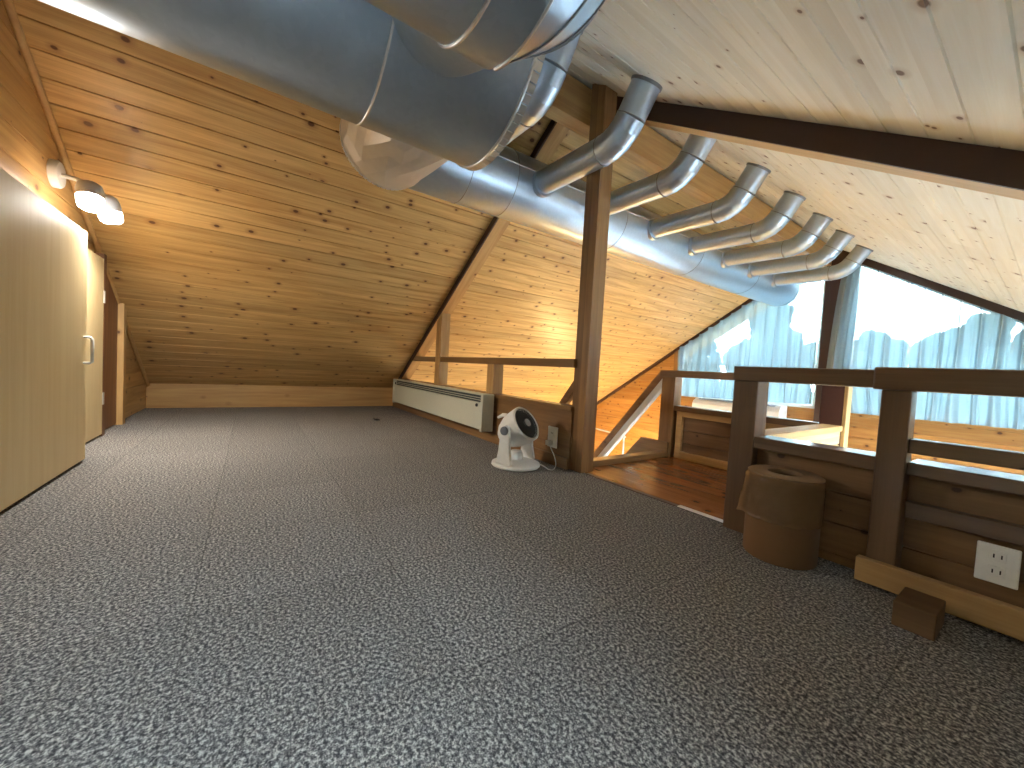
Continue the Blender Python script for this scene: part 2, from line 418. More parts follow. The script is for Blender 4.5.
for i, (KX0, KX1, KY0, KY1) in enumerate(ADDED_ROOFW):
    e = empty('window_%d' % (i+3), ((KX0+KX1)/2, (KY0+KY1)/2, CR-SL*(KX0+KX1)/2), None, None); e['kind'] = 'structure'  # added out of view for the daylight it lets in
    rf_ = lambda x, d: CR-SL*x+d
    def rpoly(x0, x1, d0, d1): return [(x0,rf_(x0,d0)),(x1,rf_(x1,d0)),(x1,rf_(x1,d1)),(x0,rf_(x0,d1))]
    fr = nb()
    for (x0, x1, y0, y1) in ((KX0,KX0+0.05,KY0,KY1),(KX1-0.05,KX1,KY0,KY1),(KX0+0.05,KX1-0.05,KY0,KY0+0.05),(KX0+0.05,KX1-0.05,KY1-0.05,KY1)):
        prism(fr, rpoly(x0,x1,-0.005,0.06), 1, y0, y1)
    obj('window_frame', fr, M_lY, e)
    obj('pane', prism(nb(), rpoly(KX0+0.04,KX1-0.04,0.03,0.035), 1, KY0+0.04, KY1-0.04), M_glass, e)
# carpeted floor and the storey below
struct('floor', B(XL-0.02, XE+0.1, Y0-0.02, 1.675, -0.12, 0.0, 0.0), M_carpet)
struct('floor', B(-6.2, 2.6, Y0, Y1+0.1, -2.55, -2.45, 0.0), M_low)
# door wall (near gable)
struct('wall_near', under_roof(boards(XLo, XE+0.4, -0.12, 2.6, (1,0,0), (0,0,1), (0,1,0), (0,Y0,0), 0.125, 0.08)), M_wallX)
struct('wall_near_lower', B(-5.9, 2.0, Y0-0.08, Y0, -2.45, -0.12, 0), M_plaster)
struct('trim_1', tube(nb(), [(XLo+0.3, Y0+0.012, CL+SL*(XLo+0.3)-0.016), (XR-0.02, Y0+0.012, CL+SL*(XR-0.02)-0.016)], 0.016, 8), M_lX)
# window gable: boards below the glass and left of it
ZS = 0.30; WX0, WX1 = -3.80, 1.05
for (xa, xb) in ((XLo-0.1, -3.4), (1.2, XE+0.5)):
    struct('wall_far_lower', boards(xa, xb, -2.3, -0.55, (1,0,0), (0,0,1), (0,-1,0), (0,Y1,0), 0.13, 0.10), M_gable)
struct('wall_far_lower', boards(XLo-0.1, XE+0.5, -2.45, -2.3, (1,0,0), (0,0,1), (0,-1,0), (0,Y1,0), 0.13, 0.10), M_gable)
def plain_window(name, x0, x1, y0, y1, z0, z1, n):
    e = empty(name, ((x0+x1)/2, (y0+y1)/2, z0), None, None); e['kind'] = 'structure'
    ax = 0 if (x1-x0) > (y1-y0) else 1
    fr = nb(); L_ = (x1-x0) if ax == 0 else (y1-y0)
    def fb(a, b_, za, zb):
        if ax == 0: box(fr, x0+a, x0+b_, y0, y1, za, zb, 0.002)
        else: box(fr, x0, x1, y0+a, y0+b_, za, zb, 0.002)
    fb(0, L_, z0, z0+0.05); fb(0, L_, z1-0.05, z1)
    for k in range(n+1):
        c = 0.025 + (L_-0.05)*k/n; fb(c-0.025, c+0.025, z0+0.05, z1-0.05)
    obj('window_frame', fr, M_metalw, e)
    cx, cy = (x0+x1)/2, (y0+y1)/2
    pb = B(x0+0.03, x1-0.03, cy-0.003, cy+0.003, z0+0.03, z1-0.03, 0) if ax == 0 else B(cx-0.003, cx+0.003, y0+0.03, y1-0.03, z0+0.03, z1-0.03, 0)
    obj('pane', pb, M_glass, e)
plain_window('window_6', -3.4, 1.2, Y1+0.02, Y1+0.08, -2.3, -0.55, 3)  # added lower-storey window, hidden from the camera, for more daylight inside
plain_window('window_7', XE+0.02, XE+0.07, 1.95, 5.6, -2.2, -0.15, 3)  # added side window, also unseen, letting bounced daylight up to the ceilings
gb = boards(XLo-0.1, XE+0.5, -0.55, ZS, (1,0,0), (0,0,1), (0,-1,0), (0,Y1,0), 0.13, 0.10)
struct('wall_far', under_roof(gb), M_gable)
gb = boards(XLo-0.1, WX0, ZS, 1.6, (1,0,0), (0,0,1), (0,-1,0), (0,Y1,0), 0.13, 0.10)
struct('wall_far_left', under_roof(gb), M_gable)
gb = boards(WX1, XE+0.5, ZS, 1.6, (1,0,0), (0,0,1), (0,-1,0), (0,Y1,0), 0.13, 0.10)
struct('wall_far_right', under_roof(gb), M_gable)
# side walls
struct('wall_left', boards(-0.9, Y1+0.1, -2.45, CL+SL*XLo+0.02, (0,1,0), (0,0,1), (1,0,0), (XLo,0,0), 0.125, 0.08), M_wallY)
for (ya, yb, za, zb) in ((-0.9, 1.95, -2.45, CR-SL*XE+0.02), (5.6, Y1+0.1, -2.45, CR-SL*XE+0.02), (1.95, 5.6, -2.45, -2.2), (1.95, 5.6, -0.15, CR-SL*XE+0.02)):
    struct('wall_right', boards(ya, yb, za, zb, (0,1,0), (0,0,1), (-1,0,0), (XE,0,0), 0.125, 0.08), M_wallY)
# low knee board at the eave of the loft floor
struct('baseboard_left', B(XL-0.05, XL, Y0, 1.62, 0.0, 0.247, 0.002), M_lY)
# wall below the loft edge, seen from the stairwell
struct('wall_stairwell', B(XLo, XE, 1.60, 1.675, -2.45, -0.12, 0), M_plaster)
# dark trim following the roof along the window gable
def slope_strip(side, x0, x1, drop0, drop1, y0, y1):
    f = (lambda x: CL+SL*x) if side == 'L' else (lambda x: CR-SL*x)
    return prism(nb(), [(x0, f(x0)-drop0), (x1, f(x1)-drop0), (x1, f(x1)-drop1), (x0, f(x0)-drop1)], 1, y0, y1)
struct('trim_2', slope_strip('L', XLo+0.02, XR, 0.0, 0.05, Y1-0.05, Y1), M_trimdark)
struct('trim_3', slope_strip('R', XR, XE-0.05, 0.0, 0.085, Y1-0.05, Y1), M_trimdark)
struct('trim_4', B(WX0-0.09, WX0, Y1-0.03, Y1+0.0, -0.6, 1.12, 0.002), M_bZ)
# the two window units: frame and panes
PX0, PX1 = -1.83, -1.57                          # dark centre post
def window(name, x0, x1, side_tops):
    e = empty(name, ((x0+x1)/2, Y1+0.05, ZS), None, None); e['kind'] = 'structure'
    f = lambda x: min(CL+SL*x, CR-SL*x)
    xs = sorted([x0, x1] + ([XR] if x0 < XR < x1 else []))
    fr = nb(); w_ = 0.045
    box(fr, x0, x1, Y1+0.02, Y1+0.08, ZS, ZS+w_)
    box(fr, x0, x0+w_, Y1+0.02, Y1+0.08, ZS+w_, f(x0)-0.03 if f(x0) < f(x0+w_) else f(x0+w_)-0.03)
    box(fr, x1-w_, x1, Y1+0.02, Y1+0.08, ZS+w_, min(f(x1), f(x1-w_))-0.03)
    box(fr, x0+w_, x1-w_, Y1+0.03, Y1+0.07, 0.84, 0.885)
    for a, b_ in zip(xs, xs[1:]):
        s = 'L' if (a+b_)/2 < XR else 'R'
        g_ = slope_strip(s, a, b_, 0.0, 0.10, Y1+0.02, Y1+0.08)
        merge(fr, g_)
    spart('window_frame', fr, M_metalw, e)
    poly = [(x0, ZS)] + [(x, f(x)) for x in xs] + [(x1, ZS)]
    spart('pane', prism(nb(), poly, 1, Y1+0.048, Y1+0.052), M_glass, e)
    return e
window('window_1', WX0, PX0, None)
window('window_2', PX1, WX1, None)
gp = under_roof(B(PX0, PX1, Y1-0.06, Y1+0.08, -2.45, 2.6, 0.0), 0.0)
o = struct('trim_5', gp, M_trimdark)

# doors in the near wall
d1 = empty('door_1', (-2.0, -0.70, 0.012), None, None); d1['kind'] = 'structure'
spart('door_panel', B(-2.84, -1.05, -0.72, -0.69, 0.014, 1.165, 0.0015), M_ply, d1)
hb = nb(); tube(hb, [(-2.80,-0.692,0.638),(-2.80,-0.668,0.638),(-2.80,-0.660,0.630),(-2.80,-0.660,0.516),(-2.80,-0.668,0.508),(-2.80,-0.692,0.508)], 0.0065, 10)
tagit(spart('door_handle', hb, M_metalw, d1), 'white loop door handle')
struct('trim_6', B(-2.835, -1.0, -0.85, -0.725, 0.0, 0.012, 0.001), M_trimdark)
struct('trim_7', B(-2.845, -1.0, -0.85, -0.735, 1.165, 1.185, 0.001), M_bX)
struct('trim_8', B(-2.86, -2.80, -0.85, -0.735, 0.012, 1.165, 0.001), M_bZ)
d2 = empty('door_2', (-3.3, -0.82, 0.012), None, None); d2['kind'] = 'structure'
spart('door_panel', B(-3.60, -2.90, -0.83, -0.80, 0.014, 1.165, 0.0015), M_ply, d2)
spart('hinge', B(-3.625, -3.60, -0.825, -0.795, 0.88, 0.96, 0.002), M_edge, d2)
spart('hinge', B(-3.625, -3.60, -0.825, -0.795, 0.21, 0.29, 0.002), M_edge, d2)
struct('trim_9', B(-3.66, -3.605, -0.85, -0.80, 0.0, 1.20, 0.002), M_brown)
d3 = empty('door_3', (-3.9, -0.85, 0.0), None, None); d3['kind'] = 'structure'
spart('door_panel', prism(nb(), [(-4.10,0.01),(-3.67,0.01),(-3.67,1.19),(-4.10,0.92)], 1, -0.85, -0.835), M_brown, d3)
struct('trim_10', prism(nb(), [(-4.17,0.0),(-4.10,0.0),(-4.10,0.93),(-4.17,0.885)], 1, -0.85, -0.80), M_lZ)

# ------------------------------------------------------------------ posts and rafters
YF = 1.61
post = under_roof(B(-1.718, -1.608, 1.645, 1.745, 0.0, 2.5, 0.0), 0.002)
tagit(obj('wooden_post', post, M_bZ), 'tall dark-stained square post rising from the carpet edge to the ducts', 'post')
def rafter(side, x0, x1, drop, y0, y1, mat, label):
    f = (lambda x: CL+SL*x) if side == 'L' else (lambda x: CR-SL*x)
    e = empty('rafter', ((x0+x1)/2, y0, f((x0+x1)/2)-drop), label, 'beam')
    obj('timber', slope_strip(side, x0, x1, 0.001, drop, y0+0.012, y1), mat, e)
    tagit(obj('face_board', slope_strip(side, x0, x1, 0.001, drop+0.002, y0, y0+0.012), M_trimdark, e), 'very dark face board')  # shade on the rafter's front put in as a dark layer
rafter('L', -5.16, XR+0.0, 0.066, YF, YF+0.125, M_raftL, 'sloping rafter on the left ceiling, running down to the wall heater')
rafter('R', XR, 1.45, 0.105, 1.80, 1.915, M_raftR, 'thick sloping rafter crossing the pale right ceiling')
tagit(obj('ridge_beam', B(XR-0.05, XR+0.05, Y0, Y1-0.05, ZR-0.27, ZR-0.045, 0.003), M_lY), 'long ridge beam under the roof peak behind the pipes', 'beam')

DL, DDk = (0.155,0.085,0.042), (0.085,0.043,0.02)
M_dX = wood('dark_guard_x', DL, DDk, *AX['X'], 0, 0.8, 0.35, coat=0.8)
M_dZ = wood('dark_guard_z', DL, DDk, *AX['Z'], 0, 0.8, 0.4, coat=0.5)
# low wall with open railing on the stairwell side of the heater
r1 = empty('stairwell_railing', (-3.3, YF, 0), 'brown low wall with open railing behind the wall heater', 'railing')
obj('low_panel', B(-5.17, -1.702, YF+0.02, YF+0.065, 0.0, 0.36, 0.002), M_bX, r1)
obj('sill', B(-5.17, -1.702, YF+0.01, YF+0.11, 0.36, 0.39, 0.003), M_bX, r1)
obj('kick_board', B(-5.17, -1.702, YF, YF+0.02, 0.0, 0.07, 0.002), M_bX, r1)
obj('top_rail', B(-4.72, -1.702, YF+0.01, YF+0.08, 0.628, 0.682, 0.003), M_bX, r1)
obj('post', prism(nb(), [(-3.80,0.39),(-3.68,0.39),(-3.68,CL-SL*3.68-0.09),(-3.80,CL-SL*3.80-0.09)], 1, YF+0.005, YF+0.10), M_lZ, r1)
obj('post', B(-2.725, -2.62, YF+0.01, YF+0.105, 0.39, 0.628, 0.002), M_lZ, r1)

# guard wall right of the landing (front line)
r2 = empty('landing_guard', (-0.55, 1.62, 0), 'brown guard wall with open railing behind the cardboard tub', 'railing')
obj('newel_post', B(-0.765, -0.675, 1.62, 1.72, 0.0, 0.604, 0.004), M_dZ, r2)
obj('top_rail', B(-0.77, -0.337, 1.62, 1.70, 0.604, 0.662, 0.005), M_dX, r2)
obj('sill', B(-0.675, -0.320, 1.625, 1.735, 0.345, 0.390, 0.003), M_dX, r2)
obj('panel', boards(-0.675, -0.320, 0.0, 0.345, (1,0,0), (0,0,1), (0,-1,0), (0,1.665,0), 0.105, 0.05, phase=0.03), M_gX, r2)
r3 = empty('right_guard', (0.3, 1.60, 0), 'dark guard wall with rails and thick top rail at the right edge', 'railing')
obj('newel_post', B(-0.318, -0.252, 1.585, 1.66, 0.0, 0.600, 0.004), M_dZ, r3)
obj('top_rail', B(-0.338, 1.50, 1.58, 1.67, 0.600, 0.669, 0.005), M_dX, r3)
obj('middle_rail', B(-0.252, 1.50, 1.60, 1.65, 0.418, 0.460, 0.003), M_dX, r3)
obj('sill', B(-0.252, 1.50, 1.61, 1.735, 0.352, 0.390, 0.003), M_dX, r3)
obj('panel', boards(-0.252, 1.50, 0.0, 0.352, (1,0,0), (0,0,1), (0,-1,0), (0,1.655,0), 0.125, 0.05, phase=0.0), M_gX, r3)
obj('batten', B(-0.250, 1.50, 1.625, 1.655, 0.222, 0.271, 0.003), M_dX, r3)
obj('base_board', B(-0.334, 1.50, 1.552, 1.583, 0.012, 0.083, 0.003), M_lX, r3)

# ------------------------------------------------------------------ landing and its guards
LZ = -0.02
ld = struct('floor', boards(-1.74, -0.74, 1.68, 2.80, (1,0,0), (0,1,0), (0,0,1), (0,0,LZ), 0.11, 0.14, g=0.001), M_land)
struct('trim_11', B(-1.585, -0.77, 1.655, 1.682, -0.06, 0.004, 0.001), M_trimdark)
struct('trim_12', B(-0.99, -0.765, 1.652, 1.684, 0.0035, 0.006, 0.0008), M_edge)
struct('trim_13', B(-1.82, -1.74, 1.725, 2.73, -0.14, 0.018, 0.003), M_bY)
g = empty('landing_guard', (-1.2, 2.74, LZ), 'panelled guard with rails at the far side of the landing', 'railing')
obj('newel_post', B(-1.840, -1.725, 2.73, 2.83, -0.14, 0.606, 0.004), M_bZ, g)
obj('corner_post', B(-0.800, -0.697, 2.73, 2.80, -0.30, 0.606, 0.003), M_dark, g)
tagit(obj('post_edge', B(-0.697, -0.680, 2.73, 2.80, -0.30, 0.606, 0.002), M_lZ, g), 'pale edge strip of the dark corner post')  # daylight on the post's side put in as a paler wood
obj('top_rail', B(-1.86, -0.69, 2.725, 2.80, 0.606, 0.660, 0.004), M_bX, g)
obj('sill', B(-1.725, -0.80, 2.735, 2.82, 0.345, 0.385, 0.003), M_bX, g)
obj('panel', boards(-1.725, -0.80, LZ, 0.345, (1,0,0), (0,0,1), (0,-1,0), (0,2.775,0), 0.10, 0.03), M_gX, g)
fr = nb()
box(fr, -1.70, -1.655, 2.745, 2.775, LZ, 0.345, 0.002); box(fr, -1.655, -0.80, 2.745, 2.775, LZ, 0.035, 0.002); box(fr, -1.655, -0.80, 2.745, 2.775, 0.305, 0.345, 0.002)
tagit(obj('panel_frame', fr, M_lX, g), 'light frame around the panel')
g2 = empty('landing_side_guard', (-0.735, 2.2, -0.3), 'pale-topped side guard between the landing and the open void', 'railing')
obj('side_panel', boards(1.736, 2.73, -0.30, 0.355, (0,1,0), (0,0,1), (1,0,0), (-0.70,0,0), 0.14, 0.06), M_gY, g2)
obj('cap', B(-0.785, -0.690, 1.736, 2.73, 0.355, 0.385, 0.003), M_lY, g2)
obj('top_rail', B(-0.78, -0.70, 1.70, 2.725, 0.606, 0.655, 0.003), M_lY, g2)

# stair going down from the landing
st = empty('staircase', (-2.8, 2.25, -2.45), 'wooden staircase going down from the landing toward the left', 'staircase')
def slanted(bm, x0, z0, x1, z1, y0, y1, th):
    d = Vector((x1-x0, 0, z1-z0)).normalized(); n = Vector((-d.z, 0, d.x)); n = n if n.z > 0 else -n
    q = [(x0,z0),(x1,z1),(x1-n.x*th,z1-n.z*th),(x0-n.x*th,z0-n.z*th)]
    return prism(bm, q, 1, y0, y1, 0.003)
sb = nb(); prism(sb, [(-1.742,0.09),(-1.99,0.09),(-2.07,0.0),(-4.05,-2.45),(-3.70,-2.45),(-1.742,-0.14)], 1, 2.715, 2.745)
obj('stringer', sb, M_bX, st)
sb = nb(); prism(sb, [(-1.83,-0.10),(-1.99,-0.10),(-4.05,-2.45),(-3.70,-2.45),(-1.83,-0.30)], 1, 1.745, 1.775)
obj('stringer', sb, M_bX, st)
for k in range(10):
    z = -0.26 - k*0.22; x = -1.93 - k*0.185
    obj('tread', B(x-0.22, x, 1.775, 2.715, z-0.03, z, 0.003), M_lX if k % 1 else M_lX, st)
he = empty('handrail', (-3.6, 2.76, -1.55), 'steep slanting handrail running down from the far landing post', 'handrail')
hr = nb(); slanted(hr, -1.862, 0.658, -3.60, 0.658-1.232*(3.60-1.862), 2.735, 2.790, 0.056); obj('rail', hr, M_bX, he)
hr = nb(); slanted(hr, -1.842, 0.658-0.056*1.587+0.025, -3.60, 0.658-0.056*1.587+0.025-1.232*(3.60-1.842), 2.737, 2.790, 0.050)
tagit(obj('under_strip', hr, M_plaster, he), 'white strip under the rail')  # glare on the rail's underside put in as white colour
hr = nb(); slanted(hr, -1.62, 0.80, -3.30, 0.80-1.232*(3.30-1.62), 1.745, 1.79, 0.05)
cut(hr, Vector((-1.705,0,0)), Vector((1,0,0)))
tagit(obj('handrail', hr, M_bX), 'slanting handrail showing behind the tall post, beyond the fan', 'handrail')

# ------------------------------------------------------------------ curtains
def curtain(name, xf, ztop, zbot, y, label, spacing, seed, nx=520, nz=40, sag=None):
    rnd = random.Random(seed); bm = bmesh.new(); rows = []
    x_at = xf
    ph = [rnd.uniform(-0.5, 0.5) for _ in range(80)]; am = [rnd.uniform(0.5, 1.25) for _ in range(80)]; dr = [rnd.uniform(-0.6, 0.6) for _ in range(80)]
    for j in range(nz+1):
        t_ = j/nz; row = []
        x0, x1 = x_at(t_)
        for i in range(nx+1):
            s = i/nx; x = x0 + (x1-x0)*s + (sag(t_)*math.exp(-s*14) if sag else 0)
            q = s*abs(x_at(0)[1]-x_at(0)[0])/spacing
            k = int(q); fct = q - k
            # pinched at the hook, opening into soft folds lower down
            pinch = math.exp(-((fct-0.5)/0.11)**2)
            d_ = dr[k % 80]*t_*0.12
            fold = math.exp(-((fct-0.5-d_*0.5)/(0.09+0.10*t_))**2)
            wv = 0.55*math.sin(2*math.pi*(q*1.0+ph[k % 7]*0.15)) + 0.35*math.sin(2*math.pi*(q*2.3+0.7+t_*0.5)) + 0.2*math.sin(2*math.pi*q*4.1+t_*2)
            dy = -0.075*am[k % 80]*(pinch*(1-t_) + fold*t_*0.9) + 0.012*wv*(0.35+t_)
            xx = x + 0.018*t_*math.sin(2*math.pi*q*0.5+1.3) + 0.012*am[k % 80]*t_*math.sin(5*t_+k)
            zt = ztop(x); zb = zbot(x)
            row.append(bm.verts.new((xx, y+dy, zt + (zb-zt)*t_)))
        rows.append(row)
    for j in range(nz):
        for i in range(nx):
            f_ = bm.faces.new([rows[j][i], rows[j][i+1], rows[j+1][i+1], rows[j+1][i]]); f_.smooth = True
    return tagit(obj(name, bm, M_sheer), label, 'curtain')
c1 = curtain('sheer_curtain', lambda t_: (-3.79, -1.86), lambda x: CL+SL*x-0.075, lambda x: 0.30+0.028*(x+3.79), 6.02, 'sheer white pleated curtain left of the dark centre post', 0.155, 3, nx=420)
def xr(t_):
    return (-1.64, 1.05)
def edge_sag(t_): return -0.10*math.sin(min(1, t_/0.75)*math.pi*0.5) + (0.20*(t_-0.75)/0.25 if t_ > 0.75 else 0)
c2 = curtain('sheer_curtain', xr, lambda x: CR-SL*x-0.095 if x > XR else 2.3, lambda x: 0.30, 6.00, 'sheer white pleated curtain right of the dark centre post', 0.132, 5, nx=560, sag=edge_sag)

# ------------------------------------------------------------------ ducts
def ducting(name, loc, label, group=None): return empty(name, loc, label, 'duct', group)
BX, BZ, BR = -1.17, 1.612, 0.309
big = ducting('large_duct', (BX, -0.1, BZ-BR), 'very large round steel duct along the ceiling at upper left')
obj('duct_body', tube(nb(), [(BX,-0.84,BZ),(BX,0.635,BZ)], BR, 96), M_duct, big)
for y in (-0.45, 0.258):
    obj('seam_ring', torus(nb(), (BX,y,BZ), (0,1,0), BR+0.001, 0.0035, 96), M_seam, big)
tb = nb(); NT = 72
for k in range(NT):
    a = 2*math.pi*k/NT
    q = bmesh.new(); quad_box(q, -0.0115, 0.0115, -0.002, 0.028, -0.0015, 0.004)
    merge(tb, q, Matrix.Translation((BX, 0.633, BZ)) @ Matrix.Rotation(a, 4, 'Y') @ Matrix.Translation((0,0,BR)))
torus(tb, (BX,0.633,BZ), (0,1,0), BR+0.002, 0.005, 96)
tagit(obj('tabbed_rim', tb, M_seam, big), 'bright rim of folded metal tabs')
# stub leaving the large duct to the left, joined by the long duct
SX, SZ, SR = -2.25, 1.850, 0.212
stub = ducting('duct_stub', (-1.95, 0.61, 1.62), 'short crinkled shiny duct stub with a tabbed rim under the largest duct')
sb = nb(); n1 = 22; rings = []; rc = random.Random(11)
for i in range(8):
    t_ = i/7; x = -1.30 - t_*1.0; R = []
    for j in range(n1):
        a = 2*math.pi*(j + 0.5*(i % 2))/n1
        rr = 0.243 - 0.020*(1-t_) + (rc.uniform(-0.011, 0.011) if i < 7 else -0.004)
        R.append(sb.verts.new((x, 0.61 + rr*math.cos(a), 1.70 + 0.142*t_ + rr*math.sin(a))))
    rings.append(R)
for i in range(7):
    A_, B_ = rings[i], rings[i+1]
    for j in range(n1):
        k = (j+1) % n1
        if i % 2 == 0: sb.faces.new([A_[j], A_[k], B_[j]]); sb.faces.new([A_[k], B_[k], B_[j]])
        else: sb.faces.new([A_[j], B_[k], B_[j]]); sb.faces.new([A_[j], A_[k], B_[k]])
sb.faces.new(rings[-1]); bmesh.ops.recalc_face_normals(sb, faces=sb.faces[:])
bmesh.ops.subdivide_edges(sb, edges=sb.edges[:], cuts=1, smooth=0.35, use_grid_fill=True)
M_crink = plain('crinkled_bright_steel', (0.80,0.80,0.80), 0.3, 0.55, bump=0.5, bscale=14)
obj('duct_body', sb, M_crink, stub)
tb = nb()
for k in range(56):
    a = 2*math.pi*k/56
    q = bmesh.new(); quad_box(q, -0.020, 0.004, -0.010, 0.010, -0.001, 0.005)
    merge(tb, q, Matrix.Translation((-2.29, 0.61, 1.842)) @ Matrix.Rotation(a, 4, 'X') @ Matrix.Translation((0,0,0.238)))
torus(tb, (-2.298,0.61,1.842), (1,0,0), 0.240, 0.004, 72)
tagit(obj('tabbed_rim', tb, M_seam, stub), 'rim of folded metal tabs')
long_ = ducting('long_duct', (SX, 3.2, SZ-SR), 'long round steel duct running away to the window gable')
obj('duct_body', tube(nb(), [(SX,0.72,SZ),(SX,5.85,SZ)], SR, 72), M_duct, long_)
for y in (1.06, 1.37, 2.42, 3.55, 4.72, 5.80):
    obj('seam_ring', torus(nb(), (SX,y,SZ), (0,1,0), SR+0.0005, 0.0028, 72), M_seamd, long_)
obj('long_seam', B(SX+SR*0.99-0.002, SX+SR*0.99+0.003, 1.06, 5.84, SZ+0.036, SZ+0.042, 0.001), M_seam, long_)
# upper duct with an elbow that turns into the large duct
UX, UZ, UR = -0.577, 1.354, 0.200
up = ducting('elbow_duct', (UX, -0.2, UZ-UR), 'second thick steel duct whose segmented elbow bends into the largest duct')
YB = 0.372; UR2 = 0.158
obj('duct_body', tube(nb(), [(UX,-0.84,UZ),(UX,YB,UZ)], UR, 72), M_duct, up)
DD = Vector((BX-UX, 0, BZ-UZ)).normalized(); YY = Vector((0,1,0)); VV = DD.cross(YY); UC = Vector((UX,YB,UZ))
def elbow_ring(ang, n=36, grow=0.0):
    """outer half of the mitred elbow: the half section swung about the corner line"""
    q = UR + (UR2-UR)*ang/(math.pi/2) + grow
    return [UC - DD*(q*math.cos(a)*math.cos(ang)) + YY*(q*math.cos(a)*math.sin(ang)) + VV*(q*math.sin(a))
            for a in (-math.pi/2 + math.pi*j/n for j in range(n+1))]
eb = nb(); angs = [math.radians(k*90/4) for k in range(5)]
RR = [[eb.verts.new(p) for p in elbow_ring(a)] for a in angs]
for k in range(4):
    for j in range(36):
        f_ = eb.faces.new([RR[k][j], RR[k][j+1], RR[k+1][j+1], RR[k+1][j]]); f_.smooth = True
for k in range(1, 4):
    for j in range(36):
        e = eb.edges.get((RR[k][j], RR[k][j+1]))
        if e: e.smooth = False
bmesh.ops.remove_doubles(eb, verts=eb.verts[:], dist=1e-5)
bmesh.ops.recalc_face_normals(eb, faces=eb.faces[:])
obj('elbow', eb, M_duct, up)
obj('outlet', tube(nb(), [UC, UC + DD*0.40], UR2, 72), M_duct, up)
for i, a in enumerate(angs[:4]):
    obj('seam_ring', tube(nb(), elbow_ring(a, 36, 0.001), 0.003 if i == 0 else 0.002, 6, caps=False), M_seam if i == 0 else M_seamd, up)
for yy in (0.285, -0.30):
    obj('seam_ring', torus(nb(), (UX,yy,UZ), (0,1,0), UR+0.001, 0.0035, 72), M_seam, up)
obj('seam_ring', torus(nb(), UC + DD*0.10, DD, UR2+0.001, 0.003, 72), M_seam, up)
# branch pipes up to the roof
def branch(y, r, first=False):
    e = empty('branch_pipe', (-1.7, y, 1.70), None, 'pipe', 'branch pipes from the long duct to the ceiling')
    bz = 1.822
    p0 = Vector((SX+0.03, y, bz+0.02)); nrm = -NR
    d0 = (Vector((-1.45, y, bz-0.01)) - p0).normalized()
    d1 = Vector((0.56, 0, 0.83)).normalized()
    # end on the ceiling
    Pc = Vector((-1.40, y, bz-0.01)); 
    s = (CR - SL*Pc.x - Pc.z)/(d1.z + SL*d1.x); Pe = Pc + d1*s
    L = 0.115; a0 = Pc - d0*L; a1 = Pc + d1*L
    arc = []
    for k in range(5):
        t_ = k/4; arc.append(a0*(1-t_)**2 + Pc*2*t_*(1-t_) + a1*t_**2)
    obj('straight_pipe', tube(nb(), [p0, a0], r, 40), M_duct, e)
    obj('elbow', tube(nb(), arc, r+0.0015, 40, sharp=True), M_duct, e)
    obj('upper_pipe', tube(nb(), [a1, Pe], r, 40), M_duct, e)
    obj('joint_ring', torus(nb(), a0, d0, r+0.001, 0.003, 40), M_seamd, e)
    obj('joint_ring', torus(nb(), a1, d1, r+0.001, 0.003, 40), M_seamd, e)
    fb = nb(); tube(fb, [Pe - d1*0.012 , Pe + d1*0.03], r+0.006, 40)
    obj('ceiling_collar', fb, M_seamd, e)
    cb_ = nb(); tube(cb_, [Vector((SX+SR*0.93, y, bz+0.008)), Vector((SX+SR+0.022, y, bz+0.006))], r+0.010, 40)
    obj('root_collar', cb_, M_duct, e)
    return e
ords = ['largest branch pipe, partly hidden behind the thick elbow duct', 'branch pipe reaching the duct just left of the tall wooden post',
        'branch pipe passing behind the tall wooden post', 'fourth branch pipe from the camera, first wholly right of the post',
        'fifth branch pipe from the camera, second wholly right of the post', 'sixth branch pipe from the camera, third nearest the window',
        'seventh branch pipe, second nearest the window', 'farthest branch pipe, right against the curtains']
b0 = branch(0.0, 0.075)
ys = [1.03, 1.562, 2.12, 2.76, 3.36, 3.95, 4.52, 5.12]
for i, y in enumerate(ys):
    if i == 0: e = b0
    else:
        e = b0.copy(); C.objects.link(e)
        for ch in b0.children: 
            c_ = ch.copy(); C.objects.link(c_); c_.parent = e
    e['label'] = ords[i]
    e.location.y = y
